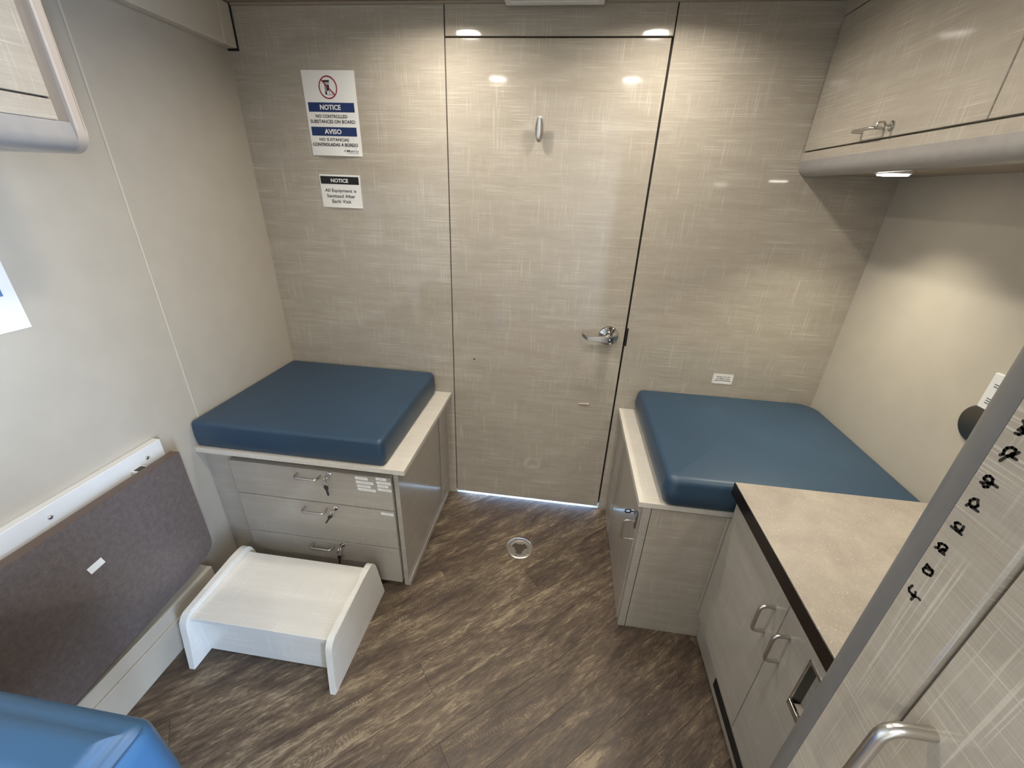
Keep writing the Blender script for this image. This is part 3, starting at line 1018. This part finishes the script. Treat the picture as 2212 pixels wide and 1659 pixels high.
bm = new_bm()
prism(bm, leaf_pts(tw[0]), (tw[1] - tw[0] - 0.0012, 0, 0))
link('edge_band', bm, M['taupe_edge'], ft)
bm = new_bm()
prism(bm, [(x, (y + 1.0) * 0.998 - 1.0, (z - 0.45) * 0.998 + 0.45) for x, y, z in leaf_pts(tw[1] - 0.0012)], (0.0012, 0, 0))
link('leaf', bm, M['taupe'], ft)
bm = new_bm()
pts = [(-0.7998, -1.072, 0.543), (-0.7998, -1.024, 0.550), (-0.7998, -1.020, 0.529), (-0.7998, -1.068, 0.521)]
pts = [(-0.8003, -1.078, 0.528), (-0.8003, -1.040, 0.5315), (-0.8003, -1.036, 0.510), (-0.8003, -1.074, 0.506)]
prism(bm, pts, (0.0007, 0, 0))
link('label_strip', bm, M['paper'], ft)
for yy in (-0.826, -1.31):
    h = bx('hinge', M['white'], ft, -0.8595, -0.833, yy - 0.024, yy + 0.010, 0.630, 0.668, 0.002)
    bx('hinge_slot', M['key'], h, -0.855, -0.838, yy - 0.019, yy + 0.005, 0.6675, 0.6688)

rl = thing('wall_rail', (-0.87, -1.1, 0.6), 'white ledger rail screwed to the left wall above the folded table', 'rail')
bx('rail', M['white'], rl, XL + 0.0005, -0.860, -1.45, -0.7365, 0.56, 0.713, 0.0015)
for y, z in ((-0.792, 0.679), (-1.057, 0.681), (-1.33, 0.680)):
    bm = new_bm()
    lathe(bm, (-0.8602, y, z), (1, 0, 0), [(0.0058, 0), (0.0056, 0.0018), (0.0040, 0.0038), (0.0016, 0.0046), (0.0012, 0.0030), (0.0, 0.0030)], 20)
    link('screw', bm, M['chrome'], rl, smooth=True, auto=40)

# ================================================================ STEP STOOL
ss = thing('step_stool', (-0.48, -0.82, 0), 'low white laminate step stool in front of the drawers', 'stool')


def stool_side(x0, x1, yb0, zt):
    bm = new_bm()
    P_ = [(yb0, 0.0), (yb0 + 0.020, 0.128), (yb0 + 0.030, 0.205), (yb0 + 0.098, 0.222), (-0.735, 0.226), (-0.690, 0.223), (-0.672, 0.190), (-0.632, 0.0)]
    pl = [Vector((x0, y, z)) for y, z in P_]
    out = [pl[0]] + fillet(pl[0:4], 0.07, 8)[1:-1] + fillet(pl[3:8], 0.05, 8)[1:-1] + [pl[-1]]
    prism(bm, out, (x1 - x0, 0, 0))
    es = [e for e in bm.edges if abs(e.verts[0].co.x - e.verts[1].co.x) < 1e-6]
    bmesh.ops.bevel(bm, geom=es, offset=0.0025, segments=2, affect='EDGES')
    return link('side_panel', bm, M['linen_white'], ss, smooth=True, auto=30)


stool_side(-0.738, -0.714, -1.012, 0.22)
stool_side(-0.241, -0.219, -1.014, 0.22)
bx('tread', M['linen_white'], ss, -0.7138, -0.2412, -0.966, -0.694, 0.178, 0.196, 0.0015)
bx('front_board', M['linen_white'], ss, -0.7138, -0.2412, -0.943, -0.925, 0.003, 0.1778, 0.001)
bx('back_board', M['linen_white'], ss, -0.7138, -0.2412, -0.715, -0.700, 0.003, 0.1778, 0.001)

# ================================================================ FLOOR DECK PLATE
dp = thing('floor_socket', (0.291, -0.328, 0), 'round steel table-leg socket set in the floor before the door', 'socket')
CX, CY = 0.291, -0.328
bm = new_bm()
lathe(bm, (CX, CY, 0), (0, 0, 1), [(0.0600, 0.0004), (0.0600, 0.003), (0.0575, 0.0045), (0.0425, 0.0052), (0.0395, 0.0042), (0.0385, 0.0028), (0.0385, 0.0006)], 56)
link('flange_ring', bm, M['steel'], dp, smooth=True, auto=30)
bm = new_bm()
N = 72
outer, inner = [], []
for i in range(N):
    a = 2 * pi * i / N
    ph = (a - radians(90)) % (2 * pi / 3)
    ph = min(ph, 2 * pi / 3 - ph)
    r = 0.0225 if ph < radians(27) else (0.0345 if ph > radians(36) else 0.0225 + (0.012) * (ph - radians(27)) / radians(9))
    r += 0.0006 * sin(7 * a)
    outer.append(bm.verts.new((CX + 0.0388 * cos(a), CY + 0.0388 * sin(a), 0.0032)))
    inner.append(bm.verts.new((CX + r * cos(a), CY + r * sin(a), 0.0024)))
for i in range(N):
    j = (i + 1) % N
    bm.faces.new((outer[i], outer[j], inner[j], inner[i]))
link('keyed_plate', bm, M['steel'], dp)
bm = new_bm()
cyl(bm, (CX, CY, 0.0002), (CX, CY, 0.0008), 0.0383, 40)
link('socket_floor', bm, M['rubber'], dp)
for k in range(5):
    a = radians(112 + 72 * k)
    bm = new_bm()
    lathe(bm, (CX + 0.0495 * cos(a), CY + 0.0495 * sin(a), 0.0048), (0, 0, 1), [(0.0046, 0), (0.0038, 0.0016), (0.0014, 0.0021), (0.0, 0.0012)], 16)
    link('screw', bm, M['chrome'], dp, smooth=True)

# ================================================================ CHAIR (near left, cut by the frame)
ch = thing('patient_chair', (-0.45, -1.72, 0), 'bright blue padded chair cut off at the lower left corner', 'chair')
bm = new_bm()
CXa, CXb = -0.76, -0.128
CYa, CYb = -1.565, -1.438
CZ = 0.79
cushion(bm, CXa, CXb, CYa, CYb, 0.36, CZ, (0.03, 0.03, 0.032, 0.032), edge=0.030, crown=0.010, bulge=0.004)
bk = link('backrest', bm, M['vinyl_bright'], ch, smooth=True, auto=70)
bm = new_bm()
tube(bm, [(CXb - 0.010, CYb - 0.018, CZ - 0.0085), (CXb - 0.0085, CYb - 0.055, CZ - 0.0075), (CXb - 0.0085, CYa + 0.03, CZ - 0.0075)], 0.0012, 6)
link('seam', bm, M['seam'], bk, smooth=True)
bm = new_bm()
cushion(bm, CXa + 0.01, CXb - 0.01, -2.03, -1.57, 0.37, 0.47, (0.05, 0.05, 0.02, 0.02), edge=0.025, crown=0.012)
link('seat', bm, M['vinyl_bright'], ch, smooth=True, auto=70)
bx('seat_frame', M['steel'], ch, CXa + 0.04, CXb - 0.04, -1.99, -1.55, 0.335, 0.3695, 0.004)
for x in (CXa + 0.06, CXb - 0.06):
    for y in (-1.97, -1.56):
        bm = new_bm()
        tube(bm, [(x, y, 0.336), (x, y + (0.01 if y > -1.7 else -0.01), 0.0)], 0.013, 14)
        link('leg', bm, M['steel'], ch, smooth=True, auto=50)

# ================================================================ NOTICES
R_, U_, N_ = (1, 0, 0), (0, 0, 1), (0, -1, 0)


def notice(name, x0, x1, z0, z1, label, curl=0.0):
    t_ = thing(name, ((x0 + x1) / 2, -0.0006, z0), label, 'notice')
    bm = new_bm()
    n = 10
    top, bot = [], []
    for i in range(n + 1):
        x = x0 + (x1 - x0) * i / n
        c = curl * sin(pi * i / n)
        top.append([bm.verts.new((x, -0.0006, z1)), bm.verts.new((x, -0.0012, z1))])
        bot.append([bm.verts.new((x, -0.0006 - c, z0)), bm.verts.new((x, -0.0012 - c, z0))])
    # rows so that only the lowest fifth lifts away from the wall
    mid = []
    zm = z0 + (z1 - z0) * 0.2
    for i in range(n + 1):
        x = x0 + (x1 - x0) * i / n
        mid.append([bm.verts.new((x, -0.0006, zm)), bm.verts.new((x, -0.0012, zm))])
    for A_, B_ in ((top, mid), (mid, bot)):
        for i in range(n):
            for s_ in (0, 1):
                bm.faces.new((A_[i][s_], A_[i + 1][s_], B_[i + 1][s_], B_[i][s_]))
    for A_ in (top, bot):
        for i in range(n):
            bm.faces.new((A_[i][0], A_[i + 1][0], A_[i + 1][1], A_[i][1]))
    link('sheet', bm, M['paper'], t_)
    return t_


def rect(t_, name, x0, x1, z0, z1, mat, y=-0.0015):
    bm = new_bm()
    prism(bm, [(x0, y, z0), (x1, y, z0), (x1, y, z1), (x0, y, z1)], (0, -0.0001, 0))
    return link(name, bm, mat, t_)


# --- large bilingual notice
nx0, nx1, nz0, nz1 = -0.6205, -0.4185, 1.572, 1.8405
nb = notice('wall_notice', nx0, nx1, nz0, nz1, 'tall white bilingual notice with two navy bands and a crossed-out pill bottle', 0.006)
fx = lambda u: nx0 + (nx1 - nx0) * u
fz = lambda v: nz1 - (nz1 - nz0) * v
rect(nb, 'navy_band', fx(0.05), fx(0.935), fz(0.471), fz(0.361), M['navy'])
rect(nb, 'navy_band', fx(0.045), fx(0.932), fz(0.755), fz(0.648), M['navy'])


def put(t_, text, u0, u1, v0, v1, mat, fx, fz, bold=0.02, y=-0.0021):
    lettering('lettering', text, mat, t_, (fx(u0), y, fz(v1)), R_, U_, N_, fx(u1) - fx(u0), fz(v0) - fz(v1), bold, 0.0)


put(nb, 'NOTICE', 0.275, 0.675, 0.386, 0.446, M['paper'], fx, fz, 0.03)
put(nb, 'NO CONTROLLED', 0.168, 0.783, 0.501, 0.541, M['ink'], fx, fz, 0.022, -0.0017)
put(nb, 'SUBSTANCES ON BOARD', 0.05, 0.922, 0.562, 0.604, M['ink'], fx, fz, 0.022, -0.0017)
put(nb, 'AVISO', 0.300, 0.635, 0.672, 0.732, M['paper'], fx, fz, 0.03)
put(nb, 'NO SUSTANCIAS', 0.178, 0.762, 0.781, 0.820, M['ink'], fx, fz, 0.022, -0.0017)
put(nb, 'CONTROLADAS A BORDO', 0.042, 0.938, 0.841, 0.882, M['ink'], fx, fz, 0.022, -0.0050)
put(nb, 'Matrix', 0.705, 0.94, 0.917, 0.950, M['grey_ink'], fx, fz, 0.006, -0.0052)
put(nb, 'Medical Network', 0.705, 0.94, 0.958, 0.971, M['grey_ink'], fx, fz, 0.0, -0.0054)
bm = new_bm()
c_ = (fx(0.668), fz(0.936))
for a in range(4):
    an = pi / 2 * a
    cx_, cz_ = c_[0] + 0.0028 * cos(an), c_[1] + 0.0028 * sin(an)
    prism(bm, [(cx_ - 0.0018, -0.0050, cz_), (cx_, -0.0050, cz_ - 0.0018), (cx_ + 0.0018, -0.0050, cz_), (cx_, -0.0050, cz_ + 0.0018)], (0, -0.0002, 0))
link('emblem', bm, M['grey_ink'], nb)
# pictogram: pill bottle crossed out
pc = (fx(0.480), fz(0.190))
PR = 0.0352


def pt(u, v, y=-0.0016):
    return (pc[0] + u * PR, y, pc[1] + v * PR)


bm = new_bm()
prism(bm, [pt(-.46, .62), pt(.18, .62), pt(.18, .44), pt(-.46, .44)], (0, -0.0001, 0))
prism(bm, [pt(-.38, .22), pt(.12, .22), pt(.12, -.18), pt(-.1, -.3), pt(-.1, -.62), pt(-.38, -.62)], (0, -0.0001, 0))
for k in range(2):
    prism(bm, [pt(-.36, .40 - k * .1), pt(.16, .40 - k * .1), pt(.16, .37 - k * .1), pt(-.36, .37 - k * .1)], (0, -0.0001, 0))
link('bottle_picture', bm, M['ink'], nb)
bm = new_bm()
for k in range(4):
    prism(bm, [pt(-.38, .12 - k * .13, -.0018), pt(-.16, .12 - k * .13, -.0018), pt(-.16, .07 - k * .13, -.0018), pt(-.38, .07 - k * .13, -.0018)], (0, -0.0001, 0))
link('bottle_stripes', bm, M['paper'], nb)
bm = new_bm()
bm2 = new_bm()
for (u, v, r) in ((-.02, -.46, .17), (.24, -.47, .17), (.46, -.50, .12)):
    prism(bm2, [pt(u + cos(2 * pi * k / 20) * (r + .035), v + sin(2 * pi * k / 20) * (r + .035), -0.0019) for k in range(20)], (0, -0.0001, 0))
    prism(bm, [pt(u + cos(2 * pi * k / 20) * r, v + sin(2 * pi * k / 20) * r, -0.0021) for k in range(20)], (0, -0.0001, 0))
link('pill_outlines', bm2, M['ink'], nb)
link('pills', bm, M['paper'], nb)
bm = new_bm()
NN = 48
o_ = [pt(cos(2 * pi * k / NN), sin(2 * pi * k / NN), -.0024) for k in range(NN)]
i_ = [pt(cos(2 * pi * k / NN) * .89, sin(2 * pi * k / NN) * .89, -.0024) for k in range(NN)]
vo = [bm.verts.new(p) for p in o_]
vi = [bm.verts.new(p) for p in i_]
for k in range(NN):
    bm.faces.new((vo[k], vo[(k + 1) % NN], vi[(k + 1) % NN], vi[k]))
s2 = 0.7071
w_ = 0.055
prism(bm, [pt((-.92 - w_ * 0) * s2 + w_ * s2, .92 * s2 + w_ * s2, -.0024), pt(.92 * s2 + w_ * s2, -.92 * s2 + w_ * s2, -.0024), pt(.92 * s2 - w_ * s2, -.92 * s2 - w_ * s2, -.0024), pt(-.92 * s2 - w_ * s2, .92 * s2 - w_ * s2, -.0024)], (0, -0.0001, 0))
link('prohibition_ring', bm, M['red'], nb)

# --- small notice
sx0, sx1, sz0, sz1 = -0.6085, -0.4405, 1.3885, 1.5075
ns = notice('wall_notice', sx0, sx1, sz0, sz1, 'small white notice with a black heading band, below the tall one', 0.003)
gx = lambda u: sx0 + (sx1 - sx0) * u
gz = lambda v: sz1 - (sz1 - sz0) * v
rect(ns, 'black_band', gx(0.022), gx(0.965), gz(0.285), gz(0.055), M['black'])
put(ns, 'NOTICE', 0.278, 0.705, 0.118, 0.235, M['paper'], gx, gz, 0.03)
put(ns, 'All Equipment is', 0.10, 0.878, 0.425, 0.555, M['ink'], gx, gz, 0.01, -0.0018)
put(ns, 'Sanitized After', 0.13, 0.84, 0.590, 0.695, M['ink'], gx, gz, 0.01, -0.0018)
put(ns, 'Each Visit', 0.25, 0.724, 0.752, 0.860, M['ink'], gx, gz, 0.01, -0.0028)

# --- seat warning label over the right cushion
qx0, qx1, qz0, qz1 = 1.0515, 1.133, 0.7575, 0.8035
nq = thing('warning_label', (1.092, -0.001, 0.758), 'small white printed label on the wall just above the right cushion', 'label')
bm = new_bm()
prism(bm, [(x, -0.0006, y) for x, y in rrect(qx0, qx1, qz0, qz1, (0.004,) * 4, 0.0, 4)], (0, -0.0008, 0))
link('label_card', bm, M['paper'], nq)
hx = lambda u: qx0 + (qx1 - qx0) * u
hz = lambda v: qz1 - (qz1 - qz0) * v
bm = new_bm()
for a in ((0.05, 0.95, 0.07, 0.085), (0.05, 0.95, 0.915, 0.93), (0.05, 0.058, 0.07, 0.93), (0.942, 0.95, 0.07, 0.93)):
    prism(bm, [(hx(a[0]), -0.0015, hz(a[3])), (hx(a[1]), -0.0015, hz(a[3])), (hx(a[1]), -0.0015, hz(a[2])), (hx(a[0]), -0.0015, hz(a[2]))], (0, -0.0001, 0))
link('border_line', bm, M['alu_pink'], nq)
put(nq, 'THIS SEAT NOT FOR', 0.16, 0.86, 0.235, 0.345, M['ink'], hx, hz, 0.02, -0.0018)
put(nq, 'OCCUPANCY WHILE', 0.17, 0.85, 0.425, 0.535, M['ink'], hx, hz, 0.02, -0.0018)
put(nq, 'VEHICLE IS IN MOTION', 0.11, 0.90, 0.605, 0.715, M['ink'], hx, hz, 0.02, -0.0018)

# --- sheet on the left wall, mostly out of frame
lw = thing('wall_poster', (XL + 0.001, -1.02, 1.136), 'white sheet on the left wall, cut off by the left edge', 'poster')
bm = new_bm()
box(bm, XL + 0.0008, XL + 0.0016, -1.118, -0.900, 1.136, 1.415)
link('sheet', bm, M['paper'], lw)
bm = new_bm()
box(bm, XL + 0.0018, XL + 0.0019, -1.09, -0.924, 1.216, 1.234)
link('blue_band', bm, plain('blue_ink', lin(90, 120, 160), 0.6), lw)
